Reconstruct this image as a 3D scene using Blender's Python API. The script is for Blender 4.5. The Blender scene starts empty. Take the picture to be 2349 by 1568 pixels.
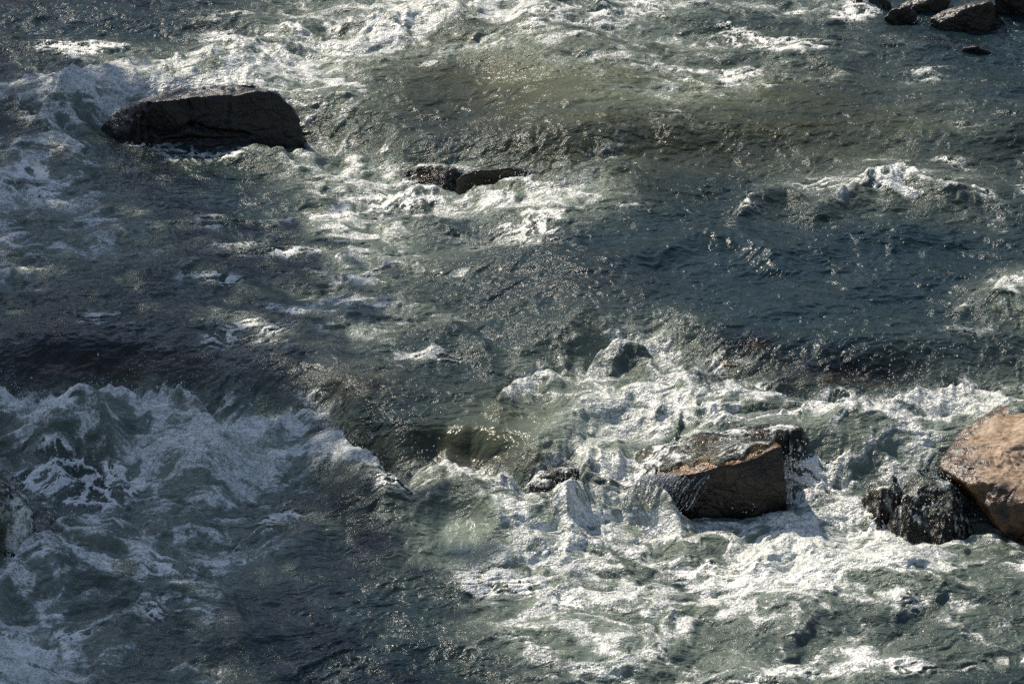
import bpy, bmesh, math, random
import numpy as np
from mathutils import Vector, Matrix
from mathutils.bvhtree import BVHTree

rng = np.random.default_rng(7)
random.seed(7)
S = bpy.context.scene
COL = S.collection
DENOISE = False
QUAL = 1.0            # grid density of the river surface

# ------------------------------------------------------------------ camera
CAMH = 9.0
PITCH = math.radians(20.0)
LENS = 125.0
FPX = 2349 * LENS / 36.0            # focal length in units of the 2349 px wide layout sketch
UC, VC = 1174.5, 784.0
CT, ST = math.cos(PITCH), math.sin(PITCH)
cam_d = bpy.data.cameras.new('camera')
cam_d.lens = LENS
cam_d.sensor_width = 36
cam_d.clip_start = 0.5
cam_d.clip_end = 2000
cam = bpy.data.objects.new('camera', cam_d)
cam.location = (0, 0, CAMH)
cam.rotation_euler = (math.pi / 2 - PITCH, 0, 0)
COL.objects.link(cam)
S.camera = cam


def ray(u, v):
    a = (u - UC) / FPX
    b = -(v - VC) / FPX
    return np.array([a, CT + b * ST, -ST + b * CT])


def at_z(u, v, z):
    d = ray(u, v)
    t = (z - CAMH) / d[2]
    return d[0] * t, d[1] * t


def at_y(u, v, y):
    d = ray(u, v)
    t = y / d[1]
    return Vector((d[0] * t, y, CAMH + d[2] * t))


# ------------------------------------------------------------------ noise
_ang = rng.random((512, 512)) * 2 * np.pi
GX, GY = np.cos(_ang).astype(np.float32), np.sin(_ang).astype(np.float32)


def perlin(x, y, seed=0):
    x = np.asarray(x, np.float32) + np.float32(seed * 17.31)
    y = np.asarray(y, np.float32) + np.float32(seed * 9.77)
    xf, yf = np.floor(x), np.floor(y)
    fx, fy = x - xf, y - yf
    xi = xf.astype(np.int32) & 511
    yi = yf.astype(np.int32) & 511
    x1 = (xi + 1) & 511
    y1 = (yi + 1) & 511
    u = fx * fx * fx * (fx * (fx * 6 - 15) + 10)
    v = fy * fy * fy * (fy * (fy * 6 - 15) + 10)
    n00 = GX[xi, yi] * fx + GY[xi, yi] * fy
    n10 = GX[x1, yi] * (fx - 1) + GY[x1, yi] * fy
    n01 = GX[xi, y1] * fx + GY[xi, y1] * (fy - 1)
    n11 = GX[x1, y1] * (fx - 1) + GY[x1, y1] * (fy - 1)
    return ((n00 * (1 - u) + n10 * u) * (1 - v) + (n01 * (1 - u) + n11 * u) * v) * 1.5


def fbm(x, y, scale, octv=4, seed=0, gain=0.5, kind='n'):
    out = 0
    amp, tot = 1.0, 0.0
    c, s = math.cos(0.6), math.sin(0.6)
    px, py = x / scale, y / scale
    for o in range(octv):
        n = perlin(px, py, seed + o * 3)
        if kind == 'b':
            n = np.abs(n)
        elif kind == 'r':
            n = 1 - np.abs(n) * 1.6
            n = n * np.abs(n)
        out = out + n * amp
        tot += amp
        amp *= gain
        px, py = (px * c - py * s) * 2.03, (px * s + py * c) * 2.03
    return out / tot


def sstep(a, b, x):
    t = np.clip((x - a) / (b - a), 0, 1)
    return t * t * (3 - 2 * t)


# ------------------------------------------------------------------ materials
def new_mat(name):
    m = bpy.data.materials.new(name)
    m.use_nodes = True
    nt = m.node_tree
    for n in list(nt.nodes):
        if n.type != 'OUTPUT_MATERIAL':
            nt.nodes.remove(n)
    out = [n for n in nt.nodes if n.type == 'OUTPUT_MATERIAL'][0]
    return m, nt, out


def N(nt, t, **kw):
    n = nt.nodes.new(t)
    for k, v in kw.items():
        if k.startswith('i_'):
            n.inputs[k[2:].replace('_', ' ')].default_value = v
        else:
            setattr(n, k, v)
    return n


def math_node(nt, op, a, b=None, clamp=False):
    n = nt.nodes.new('ShaderNodeMath')
    n.operation = op
    n.use_clamp = clamp
    for i, val in enumerate((a, b)):
        if val is None:
            continue
        if isinstance(val, (int, float)):
            n.inputs[i].default_value = val
        else:
            nt.links.new(val, n.inputs[i])
    return n.outputs[0]


def maprange(nt, v, a, b, c=0.0, d=1.0):
    n = nt.nodes.new('ShaderNodeMapRange')
    n.interpolation_type = 'SMOOTHSTEP'
    nt.links.new(v, n.inputs[0])
    for i, x in enumerate((a, b, c, d)):
        n.inputs[i + 1].default_value = x
    return n.outputs[0]


def mixc(nt, f, a, b):
    n = nt.nodes.new('ShaderNodeMix')
    n.data_type = 'RGBA'
    for sock, val in ((n.inputs[0], f), (n.inputs[6], a), (n.inputs[7], b)):
        if isinstance(val, (int, float)):
            sock.default_value = val
        elif isinstance(val, tuple):
            sock.default_value = (*val, 1)
        else:
            nt.links.new(val, sock)
    return n.outputs[2]


def noise_tex(nt, vec, scale, detail=4, rough=0.6, dist=0.0):
    n = N(nt, 'ShaderNodeTexNoise')
    n.inputs['Scale'].default_value = scale
    n.inputs['Detail'].default_value = detail
    n.inputs['Roughness'].default_value = rough
    n.inputs['Distortion'].default_value = dist
    nt.links.new(vec, n.inputs['Vector'])
    return n.outputs['Fac']


def scaled(nt, vec, sx, sy, sz, rot=0.0):
    m = N(nt, 'ShaderNodeMapping')
    m.inputs['Scale'].default_value = (sx, sy, sz)
    m.inputs['Rotation'].default_value = (0, 0, rot)
    nt.links.new(vec, m.inputs['Vector'])
    return m.outputs[0]


def water_material():
    m, nt, out = new_mat('river_water')
    L = nt.links.new
    geo = N(nt, 'ShaderNodeNewGeometry')
    P = geo.outputs['Position']
    foam = N(nt, 'ShaderNodeAttribute', attribute_name='foam').outputs['Fac']
    clear = N(nt, 'ShaderNodeAttribute', attribute_name='clarity').outputs['Fac']
    turb = N(nt, 'ShaderNodeAttribute', attribute_name='turbulence').outputs['Fac']
    tint = N(nt, 'ShaderNodeAttribute', attribute_name='water_tint').outputs['Color']
    # fine break-up of the foam into bubbles
    fine = noise_tex(nt, scaled(nt, P, 1, 1.1, 1), 42, 6, 0.62, 0.8)
    vor = N(nt, 'ShaderNodeTexVoronoi', feature='F1')
    vor.inputs['Scale'].default_value = 75
    L(scaled(nt, P, 1, .6, 1), vor.inputs['Vector'])
    bub = vor.outputs['Distance']
    mid = N(nt, 'ShaderNodeTexNoise')
    mid.noise_type = 'RIDGED_MULTIFRACTAL'
    mid.inputs['Scale'].default_value = 9
    mid.inputs['Detail'].default_value = 5
    mid.inputs['Distortion'].default_value = 1.2
    L(scaled(nt, P, .8, 1.5, 1, 0.12), mid.inputs['Vector'])
    lacy = math_node(nt, 'MULTIPLY', math_node(nt, 'SUBTRACT', mid.outputs['Fac'], 0.42), 0.45)
    k = math_node(nt, 'ADD', math_node(nt, 'ADD', lacy, math_node(nt, 'MULTIPLY', math_node(nt, 'SUBTRACT', fine, 0.5), 1.05)),
                  math_node(nt, 'MULTIPLY', math_node(nt, 'SUBTRACT', 0.42, bub), 0.12))
    live = maprange(nt, foam, 0.02, 0.22)
    f2 = math_node(nt, 'ADD', foam, math_node(nt, 'MULTIPLY', k, live), clamp=True)
    f3 = maprange(nt, f2, 0.04, 1.0)
    foam_col = mixc(nt, maprange(nt, f3, 0.35, 1.0), (0.34, 0.38, 0.34), (0.90, 0.89, 0.85))
    col = mixc(nt, math_node(nt, 'POWER', f3, 1.25), tint, foam_col)
    grit = noise_tex(nt, P, 130, 3, .65)
    cm = N(nt, 'ShaderNodeMix', data_type='RGBA', blend_type='MULTIPLY')
    cm.inputs[0].default_value = 1
    L(col, cm.inputs[6])
    L(maprange(nt, grit, .35, .62, .80, 1.08), cm.inputs[7])
    col = cm.outputs[2]
    # ripples at three sizes as bump
    w1 = noise_tex(nt, scaled(nt, P, .75, 1.15, 1, 0.15), 14, 4, 0.55, 0.9)
    w2 = noise_tex(nt, scaled(nt, P, .8, 1.1, 1, -0.2), 44, 3, 0.55, 0.5)
    w3 = noise_tex(nt, scaled(nt, P, 1, .7, 1), 140, 2, 0.6)
    hsum = math_node(nt, 'ADD', math_node(nt, 'MULTIPLY', w1, 0.014), math_node(nt, 'MULTIPLY', w2, 0.0028))
    hsum = math_node(nt, 'ADD', hsum, math_node(nt, 'MULTIPLY', w3, 0.0005))
    hsum = math_node(nt, 'MULTIPLY', hsum, maprange(nt, turb, 0.0, 0.8, 0.45, 1.7))
    w0 = noise_tex(nt, scaled(nt, P, .8, 1.2, 1, 0.1), 5, 4, 0.55, 1.0)
    hsum = math_node(nt, 'ADD', hsum, math_node(nt, 'MULTIPLY', w0, maprange(nt, turb, 0.0, .35, .02, .042)))
    hf = math_node(nt, 'MULTIPLY', math_node(nt, 'MULTIPLY', bub, maprange(nt, f3, 0.1, .6)), -0.0045)
    hsum = math_node(nt, 'ADD', hsum, hf)
    bump = N(nt, 'ShaderNodeBump')
    bump.inputs['Strength'].default_value = 1.0
    bump.inputs['Distance'].default_value = 1.0
    L(hsum, bump.inputs['Height'])
    bs = N(nt, 'ShaderNodeBsdfPrincipled')
    L(col, bs.inputs['Base Color'])
    L(maprange(nt, f3, 0.0, 1.0, 0.11, 0.28), bs.inputs['Roughness'])
    bs.inputs['IOR'].default_value = 1.33
    bs.inputs['Specular IOR Level'].default_value = 0.5
    L(bump.outputs[0], bs.inputs['Normal'])
    # clear water: a transmitting body under the same reflecting skin
    tr = N(nt, 'ShaderNodeBsdfTransparent')
    tr.inputs['Color'].default_value = (0.78, 0.78, 0.66, 1)
    gl = N(nt, 'ShaderNodeBsdfGlossy')
    gl.inputs['Roughness'].default_value = 0.11
    L(bump.outputs[0], gl.inputs['Normal'])
    fr = N(nt, 'ShaderNodeFresnel')
    fr.inputs['IOR'].default_value = 1.33
    L(bump.outputs[0], fr.inputs['Normal'])
    skin = N(nt, 'ShaderNodeMixShader')
    L(fr.outputs[0], skin.inputs[0])
    L(tr.outputs[0], skin.inputs[1])
    L(gl.outputs[0], skin.inputs[2])
    mx = N(nt, 'ShaderNodeMixShader')
    fac = math_node(nt, 'MULTIPLY', clear, math_node(nt, 'SUBTRACT', 1.0, f3), clamp=True)
    L(fac, mx.inputs[0])
    L(bs.outputs[0], mx.inputs[1])
    L(skin.outputs[0], mx.inputs[2])
    L(mx.outputs[0], out.inputs[0])
    return m


def rock_material(name, c1, c2, c3, rough=0.35, scale=3.0, wet=0.5, bump=0.02, spots=0.5):
    m, nt, out = new_mat(name)
    L = nt.links.new
    tc = N(nt, 'ShaderNodeTexCoord').outputs['Object']
    n1 = noise_tex(nt, tc, scale, 6, 0.62, 0.5)
    n2 = noise_tex(nt, tc, scale * 9, 6, 0.7)
    n3 = noise_tex(nt, scaled(nt, tc, 1, 1, 2.5), scale * 2.3, 5, 0.65, 1.0)
    n4 = noise_tex(nt, tc, scale * 45, 3, 0.7)
    col = mixc(nt, maprange(nt, n1, 0.38, 0.62), c1, c2)
    col = mixc(nt, math_node(nt, 'MULTIPLY', maprange(nt, n3, 0.52, 0.68), spots), col, c3)
    dark = maprange(nt, n2, 0.3, 0.6, 0.55, 1.1)
    cm = N(nt, 'ShaderNodeMix', data_type='RGBA', blend_type='MULTIPLY')
    cm.inputs[0].default_value = 1
    L(col, cm.inputs[6])
    L(dark, cm.inputs[7])
    bs = N(nt, 'ShaderNodeBsdfPrincipled')
    L(cm.outputs[2], bs.inputs['Base Color'])
    L(maprange(nt, n3, 0.35, 0.65, max(rough - wet * 0.25, 0.08), rough + 0.15), bs.inputs['Roughness'])
    h = math_node(nt, 'ADD', math_node(nt, 'MULTIPLY', n1, bump * 2), math_node(nt, 'MULTIPLY', n2, bump * 0.38))
    h = math_node(nt, 'ADD', h, math_node(nt, 'MULTIPLY', n4, bump * 0.05))
    vor = N(nt, 'ShaderNodeTexVoronoi', feature='DISTANCE_TO_EDGE')
    vor.inputs['Scale'].default_value = scale * 0.9
    wob = N(nt, 'ShaderNodeVectorMath', operation='ADD')
    nz = N(nt, 'ShaderNodeTexNoise')
    nz.inputs['Scale'].default_value = scale * 1.5
    L(tc, nz.inputs['Vector'])
    L(tc, wob.inputs[0])
    L(nz.outputs['Color'], wob.inputs[1])
    L(wob.outputs[0], vor.inputs['Vector'])
    h = math_node(nt, 'ADD', h, maprange(nt, vor.outputs['Distance'], 0.0, 0.03, -bump * 0.18, 0.0))
    b = N(nt, 'ShaderNodeBump')
    b.inputs['Distance'].default_value = 1.0
    b.inputs['Strength'].default_value = 0.8
    L(h, b.inputs['Height'])
    L(b.outputs[0], bs.inputs['Normal'])
    L(bs.outputs[0], out.inputs[0])
    return m


M_WATER = water_material()
M_GREY = rock_material('wet_grey_stone', (0.010, 0.011, 0.014), (0.021, 0.020, 0.021), (0.06, 0.045, 0.022), 0.34, 3.2, 1.0, 0.028)
M_DARK = rock_material('wet_dark_stone', (0.018, 0.016, 0.014), (0.04, 0.032, 0.025), (0.07, 0.045, 0.02), 0.3, 4, 0.8)
M_RUST = rock_material('wet_rusty_stone', (0.006, 0.005, 0.004), (0.014, 0.009, 0.006), (0.035, 0.018, 0.009), 0.28, 4, 0.7)
M_TAN = rock_material('dry_tan_stone', (0.31, 0.21, 0.13), (0.44, 0.32, 0.21), (0.18, 0.09, 0.04), 0.65, 3.4, 0.3, 0.02, 0.7)


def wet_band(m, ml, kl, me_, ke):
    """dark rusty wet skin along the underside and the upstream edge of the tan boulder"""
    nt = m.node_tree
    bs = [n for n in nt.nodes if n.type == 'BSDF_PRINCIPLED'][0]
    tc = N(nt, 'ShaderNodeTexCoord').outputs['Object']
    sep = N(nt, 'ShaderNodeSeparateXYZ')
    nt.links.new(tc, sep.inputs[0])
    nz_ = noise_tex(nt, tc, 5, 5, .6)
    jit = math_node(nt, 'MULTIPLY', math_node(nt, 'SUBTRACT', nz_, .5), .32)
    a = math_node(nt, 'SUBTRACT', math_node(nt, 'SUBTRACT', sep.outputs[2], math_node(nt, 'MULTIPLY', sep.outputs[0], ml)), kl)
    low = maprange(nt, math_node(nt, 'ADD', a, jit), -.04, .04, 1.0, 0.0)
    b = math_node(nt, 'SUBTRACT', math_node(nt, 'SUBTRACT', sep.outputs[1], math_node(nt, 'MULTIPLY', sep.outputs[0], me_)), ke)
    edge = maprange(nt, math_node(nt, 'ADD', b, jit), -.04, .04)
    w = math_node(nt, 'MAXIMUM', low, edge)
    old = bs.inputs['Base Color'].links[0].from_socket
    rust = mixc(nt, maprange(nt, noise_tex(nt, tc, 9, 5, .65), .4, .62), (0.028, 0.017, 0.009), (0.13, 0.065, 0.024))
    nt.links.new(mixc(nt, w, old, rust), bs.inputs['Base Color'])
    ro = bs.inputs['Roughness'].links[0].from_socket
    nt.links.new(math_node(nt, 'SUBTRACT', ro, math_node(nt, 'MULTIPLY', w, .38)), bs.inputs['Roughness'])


M_BED = rock_material('river_bed', (0.02, 0.022, 0.014), (0.04, 0.036, 0.02), (0.06, 0.042, 0.02), 0.6, 1.3, 0.2, 0.03)
M_SUNK = rock_material('sunken_stone', (0.10, 0.06, 0.026), (0.24, 0.14, 0.05), (0.32, 0.20, 0.08), 0.6, 3.0, 0.2, 0.03)
M_EARTH = rock_material('wooded_hill', (0.03, 0.03, 0.012), (0.045, 0.05, 0.015), (0.07, 0.05, 0.02), 0.9, 0.4, 0.1, 0.05)


def leaf_material():
    m, nt, out = new_mat('leaves')
    oi = N(nt, 'ShaderNodeNewGeometry').outputs['Random Per Island']
    bs = N(nt, 'ShaderNodeBsdfPrincipled')
    bs.inputs['Roughness'].default_value = 0.55
    nt.links.new(mixc(nt, oi, (0.035, 0.055, 0.015), (0.10, 0.11, 0.03)), bs.inputs['Base Color'])
    nt.links.new(bs.outputs[0], out.inputs[0])
    return m


def bark_material():
    m, nt, out = new_mat('bark')
    tc = N(nt, 'ShaderNodeTexCoord').outputs['Object']
    n = noise_tex(nt, scaled(nt, tc, 6, 6, 1), 3, 6)
    bs = N(nt, 'ShaderNodeBsdfPrincipled')
    bs.inputs['Roughness'].default_value = 0.9
    nt.links.new(mixc(nt, n, (0.06, 0.045, 0.03), (0.2, 0.16, 0.12)), bs.inputs['Base Color'])
    nt.links.new(bs.outputs[0], out.inputs[0])
    return m


def droplet_material():
    m, nt, out = new_mat('water_droplets')
    bs = N(nt, 'ShaderNodeBsdfPrincipled')
    bs.inputs['Base Color'].default_value = (0.62, 0.66, 0.68, 1)
    bs.inputs['Roughness'].default_value = 0.12
    bs.inputs['IOR'].default_value = 1.33
    nt.links.new(bs.outputs[0], out.inputs[0])
    return m


M_LEAF, M_BARK, M_DROP = leaf_material(), bark_material(), droplet_material()


def fall_material():
    m, nt, out = new_mat('falling_water')
    P = N(nt, 'ShaderNodeNewGeometry').outputs['Position']
    n_ = noise_tex(nt, P, 60, 4, .7)
    bs = N(nt, 'ShaderNodeBsdfPrincipled')
    nt.links.new(mixc(nt, maprange(nt, n_, .4, .65), (.05, .06, .07), (.6, .64, .66)), bs.inputs['Base Color'])
    bs.inputs['Roughness'].default_value = .08
    bs.inputs['IOR'].default_value = 1.33
    tr = N(nt, 'ShaderNodeBsdfTransparent')
    mx = N(nt, 'ShaderNodeMixShader')
    nt.links.new(maprange(nt, n_, .38, .6), mx.inputs[0])
    nt.links.new(tr.outputs[0], mx.inputs[1])
    nt.links.new(bs.outputs[0], mx.inputs[2])
    nt.links.new(mx.outputs[0], out.inputs[0])
    return m


M_FALL = fall_material()




def rust_top(m):
    """golden brown and rusty tones mixed in on the upward faces of the split boulder"""
    nt = m.node_tree
    bs = [n for n in nt.nodes if n.type == 'BSDF_PRINCIPLED'][0]
    geo = N(nt, 'ShaderNodeNewGeometry')
    sep = N(nt, 'ShaderNodeSeparateXYZ')
    nt.links.new(geo.outputs['True Normal'], sep.inputs[0])
    tc = N(nt, 'ShaderNodeTexCoord').outputs['Object']
    nz_ = noise_tex(nt, scaled(nt, tc, 1, 2.5, 1), 11, 5, .65)
    up = maprange(nt, sep.outputs[2], .5, .85)
    old = bs.inputs['Base Color'].links[0].from_socket
    top_col = mixc(nt, maprange(nt, nz_, .38, .6), (0.035, 0.019, 0.008), (0.20, 0.095, 0.026))
    nt.links.new(mixc(nt, up, old, top_col), bs.inputs['Base Color'])


rust_top(M_RUST)

# ------------------------------------------------------------------ object helpers
def tag(o, label=None, cat=None, group=None, kind=None):
    if label: o['label'] = label
    if cat: o['category'] = cat
    if group: o['group'] = group
    if kind: o['kind'] = kind
    return o


def mesh_obj(name, verts, faces, mat, parent=None, smooth=True):
    me = bpy.data.meshes.new(name)
    verts = np.asarray(verts, np.float32)
    faces = np.asarray(faces, np.int32)
    nf, k = faces.shape
    me.vertices.add(len(verts))
    me.vertices.foreach_set('co', verts.ravel())
    me.loops.add(nf * k)
    me.loops.foreach_set('vertex_index', faces.ravel())
    me.polygons.add(nf)
    me.polygons.foreach_set('loop_start', np.arange(nf, dtype=np.int32) * k)
    me.polygons.foreach_set('use_smooth', np.full(nf, smooth))
    me.update(calc_edges=True)
    me.materials.append(mat)
    o = bpy.data.objects.new(name, me)
    COL.objects.link(o)
    if parent:
        o.parent = parent
    return o


# ------------------------------------------------------------------ river levels
def curve_y(pts, z):
    """layout points -> world (x, y) table on the level z (z may be a list)"""
    zs = z if isinstance(z, (list, tuple)) else [z] * len(pts)
    w = sorted(at_z(u, v, zz) for (u, v), zz in zip(pts, zs))
    return np.array([p[0] for p in w]), np.array([p[1] for p in w])


D1, D2, D3 = 0.28, 0.20, 0.22
L1 = curve_y([(-500, 930), (0, 925), (250, 915), (430, 940), (530, 975), (700, 995), (800, 1040), (900, 1108),
              (960, 1125), (1080, 1128), (1200, 1170), (1330, 1176), (1500, 1178), (1800, 1190),
              (2050, 1215), (2349, 1235), (2900, 1240)], 0.0)
L2 = curve_y([(900, 960), (1150, 915), (1290, 880), (1380, 845), (1500, 835), (1600, 870), (1750, 905),
              (1900, 922), (2050, 920), (2200, 905), (2349, 900), (2900, 900)], D1)
L3 = curve_y([(-600, 345), (0, 335), (220, 320), (450, 340), (690, 340), (850, 375), (920, 436), (1100, 448),
              (1260, 446), (1400, 446), (1500, 430), (2400, 430)], D1)


def ygate(x, tab, lo=None, hi=None, soft=0.5):
    g = np.ones_like(x)
    if lo is not None:
        g = g * sstep(lo - soft, lo + soft, x)
    if hi is not None:
        g = g * (1 - sstep(hi - soft, hi + soft, x))
    return g


X_L2 = at_z(1180, 900, D1)[0]
X_L3 = at_z(1480, 440, D1)[0]


def base_level(x, y):
    wob = 0.10 * perlin(x / 0.9, y / 2.0, 40) + 0.05 * perlin(x / 0.3, y / 1.0, 41)
    y1 = np.interp(x, *L1) + wob
    w1 = 0.75 + 0.35 * perlin(x / 1.1, 0 * x + 3.3, 42)
    z = D1 * sstep(0, 1, (y - y1) / w1)
    y2 = np.interp(x, *L2) + wob
    z = z + D2 * sstep(0, 1, (y - y2) / 0.7) * ygate(x, None, lo=X_L2, soft=0.5)
    y3 = np.interp(x, *L3) + wob * 0.6
    far = 1 - ygate(x, None, lo=X_L2, soft=0.5)
    z = z + (D3 * (1 - sstep(X_L3 - 0.6, X_L3 + 1.2, x)) + 0.10 * sstep(X_L3 - 0.6, X_L3 + 1.2, x)) * sstep(0, 1, (y - y3) / 0.7)
    z = z + 0.010 * np.clip(y - 26, 0, 60)
    return z


# standing piles of water: crest line in layout pixels, height, steep upstream width, long downstream width, foam
PILES = [
    ([(-200, 892), (0, 888), (120, 905), (220, 890), (300, 875), (370, 866), (430, 888), (480, 922), (520, 950)], 0.0, .34, .28, 1.0, .85),
    ([(525, 965), (545, 942), (620, 946), (700, 930), (745, 950), (790, 985), (840, 1030), (880, 1070), (915, 1105)], 0.0, .30, .24, .8, .9),
    ([(930, 1112), (960, 1088), (1020, 1072), (1080, 1085), (1140, 1122), (1210, 1158), (1300, 1165), (1345, 1158)], 0.0, .17, .28, .7, 1.0),
    ([(1345, 1165), (1500, 1178), (1650, 1186), (1800, 1200), (1950, 1180), (2100, 1210), (2250, 1235), (2400, 1250)], 0.0, .06, .2, .9, .6),
    ([(1145, 885), (1180, 858), (1230, 846), (1290, 842)], D1, .13, .15, .35, .7),
    ([(1335, 838), (1380, 803), (1440, 788), (1530, 796), (1590, 826), (1620, 850), (1700, 866), (1760, 886), (1850, 897),
      (1950, 908), (2050, 906), (2100, 896), (2180, 884), (2260, 876), (2349, 884), (2600, 884)], D1, .22, .22, .6, .95),
    ([(1230, 1005), (1300, 950), (1400, 918), (1500, 908), (1650, 905), (1750, 920)], D1, .08, .3, .5, .5),
    ([(915, 440), (1000, 424), (1080, 418), (1180, 428), (1260, 442), (1300, 430), (1370, 414), (1430, 416), (1465, 436)], D1, .13, .18, .7, .8),
    ([(1690, 470), (1745, 428), (1800, 410), (1850, 436)], D1 + D2, .13, .3, .3, .45),
    ([(1860, 448), (1920, 428), (2000, 408), (2080, 402), (2150, 424), (2250, 430), (2330, 470)], D1 + D2, .17, .35, .35, .6),
    ([(588, 92), (605, 64), (680, 50), (760, 28), (850, 30), (900, 22), (1000, 14), (1100, 20)], D1 + D3, .15, .3, .9, .8),
    ([(500, 128), (520, 106), (560, 108), (620, 118), (700, 108)], D1 + D3, .10, .3, .6, .6),
    ([(40, 250), (150, 192), (240, 160), (310, 142), (370, 147), (480, 142), (560, 132), (640, 140)], D1 + D3, .17, .3, .9, .9),
    ([(520, 340), (590, 352), (690, 362), (780, 350), (850, 355), (915, 368)], D1, .06, .15, .25, .7),
    ([(-200, 330), (0, 318), (60, 312), (140, 330), (230, 352)], D1, .10, .3, .9, .7),
    ([(-60, 1360), (0, 1310), (60, 1240), (130, 1192), (200, 1186), (280, 1178), (330, 1200)], 0.0, .20, .22, .9, .55),
    ([(2170, 712), (2220, 694), (2300, 694), (2400, 712)], D1 + D2, .06, .12, .2, .6),
    ([(2265, 668), (2300, 648), (2400, 634)], D1 + D2, .10, .2, .5, .6),
    ([(985, 790), (1005, 762), (1055, 750), (1100, 778), (1130, 810)], D1, .08, .25, .4, .12),
    ([(1350, 600), (1480, 560), (1600, 535), (1700, 540), (1820, 590)], D1 + D2, .09, .5, .4, -.1),
    ([(1300, 742), (1340, 720), (1420, 724), (1540, 720)], D1 + D2, .05, .15, .3, .3),
    ([(940, 1215), (1010, 1165), (1090, 1172), (1160, 1225)], 0.0, .10, .3, .9, -.3),
    ([(1300, 1145), (1350, 1092), (1420, 1072), (1490, 1090), (1560, 1145)], 0.0, .22, .45, .32, 1.0),
    ([(1500, 1240), (1650, 1222), (1750, 1262), (1850, 1250)], 0.0, .06, .25, .5, .1),
    ([(1700, 1310), (1820, 1240), (1900, 1290), (2050, 1300), (2150, 1260)], 0.0, .07, .25, .5, .15),
    ([(260, 1430), (330, 1350), (450, 1340), (530, 1380), (560, 1440)], 0.0, .10, .3, .6, .1),
    ([(560, 1230), (700, 1195), (800, 1150), (900, 1190)], 0.0, .10, .35, .7, .05),
    ([(100, 1010), (200, 1000), (290, 1060), (380, 1040), (480, 1075)], 0.0, .10, .3, .6, .1),
    ([(280, 1300), (400, 1270), (520, 1290)], 0.0, .07, .3, .6, .05),
    ([(1220, 60), (1320, 50), (1360, 42), (1400, 70)], D1 + D3, .08, .3, .5, .3),
    ([(1560, 20), (1700, 8), (1850, 18), (2000, 25)], D1 + D3, .09, .3, .8, .4),
    ([(1780, 140), (1840, 128), (1900, 138), (1930, 150)], D1 + D2 + .1, .07, .25, .3, .4),
    ([(350, 620), (420, 600), (520, 620), (600, 650)], D1, .05, .3, .5, .05),
]


def piles(x, y):
    h = np.zeros_like(x)
    foam = np.zeros_like(x)
    jag = 0.09 * perlin(x / 0.28, y / 3, 50) + 0.05 * perlin(x / 0.10, y / 2, 51) + 0.14 * perlin(x / 0.7, y / 4, 52)
    peak = 0.92 + 0.22 * np.maximum(perlin(x / 0.25, y / 1.2, 53), -0.6) + 0.16 * np.maximum(perlin(x / 0.06, y / .4, 54), 0)
    for pts, z0, A, wu, wd, fo in PILES:
        px, py = curve_y(pts, z0 + A)
        x0, x1 = px[0], px[-1]
        soft = min(0.25, (x1 - x0) * 0.25)
        m = (x > x0 - 0.3) & (x < x1 + 0.3) & (y > py.min() - 4 * wd) & (y < py.max() + 3 * wu)
        if not m.any():
            continue
        xx, yy = x[m], y[m]
        g = sstep(x0 - soft, x0 + soft, xx) * (1 - sstep(x1 - soft, x1 + soft, xx))
        s = yy - np.interp(xx, px, py)
        s = s - jag[m] * np.exp(-(s / (.7 * wd + .1)) ** 2)
        pk = 1 + (peak[m] - 1) * np.exp(-(s / .16) ** 2)
        up = np.exp(-(np.maximum(s, 0) / wu) ** 2 * 2.2)
        dn = np.exp(-(np.maximum(-s, 0) / wd) ** 1.6 * 1.4)
        h[m] = h[m] + A * g * np.where(s > 0, up, dn) * pk
        if A > .12 and z0 < D1 + D2 - .01:
            h[m] = h[m] - .38 * A * g * np.exp(-((s - 1.25 * wu) / (.75 * wu)) ** 2)
        if fo != 0:
            fup = 1 - sstep(0.25 * wu, 0.75 * wu, s)
            fdn = np.exp(-(np.maximum(-s, 0) / (wd * 0.75)) ** 1.5)
            f = fo * g * np.where(s > 0, fup, fdn)
            foam[m] = np.maximum(foam[m], f) if fo > 0 else foam[m] + f
    return h, foam


# foam cover sketch: 37 x 25 cells of 64 layout pixels
FOAM_MAP = """
1111011123545688876555554444444311111
1111111248888998877665544323322111111
3567778888765421123345566554432232111
4688888876665311112334455443311122211
6775422222565421111111111211111223221
8874222235666532221111111111112421111
7775322112455688888777411113445664432
7545532212357777665543211122222223322
7554444322257764222211111111111111121
6544433322235665321110000000000000002
5333333333456544211111111111111111256
3222222233466544322243332111111111333
2111111332223322213325664211111122111
1111243332223322215557987542111112345
7777787444441111114477878998776667887
6566567788774111113788654322476566211
4455677676433533213565521111475663111
3463665665433348874335641000566433311
3577665555653124599999999877787444531
3577555555421113339987787789988987753
6765555544321113348777777788877888764
8654444543211212245656655666666666543
8654434532111211345666677766766665553
8754444631111111234557766666555544443
8754445642111111223345554444444333222
""".split()
FM = np.array([[int(c) for c in r[:37].ljust(37, '1')] for r in FOAM_MAP], float) / 9


def sample_map(M, gx, gy):
    """smooth (cubic B-spline) lookup"""
    H, W = M.shape
    out = np.zeros_like(gx)
    ix, iy = np.floor(gx).astype(int), np.floor(gy).astype(int)
    fx, fy = gx - ix, gy - iy

    def wts(t):
        return ((1 - t) ** 3 / 6, (3 * t ** 3 - 6 * t ** 2 + 4) / 6, (-3 * t ** 3 + 3 * t ** 2 + 3 * t + 1) / 6, t ** 3 / 6)
    wx, wy = wts(fx), wts(fy)
    for j in range(4):
        yy = np.clip(iy + j - 1, 0, H - 1)
        for i in range(4):
            xx = np.clip(ix + i - 1, 0, W - 1)
            out += M[yy, xx] * wx[i] * wy[j]
    return out


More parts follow.
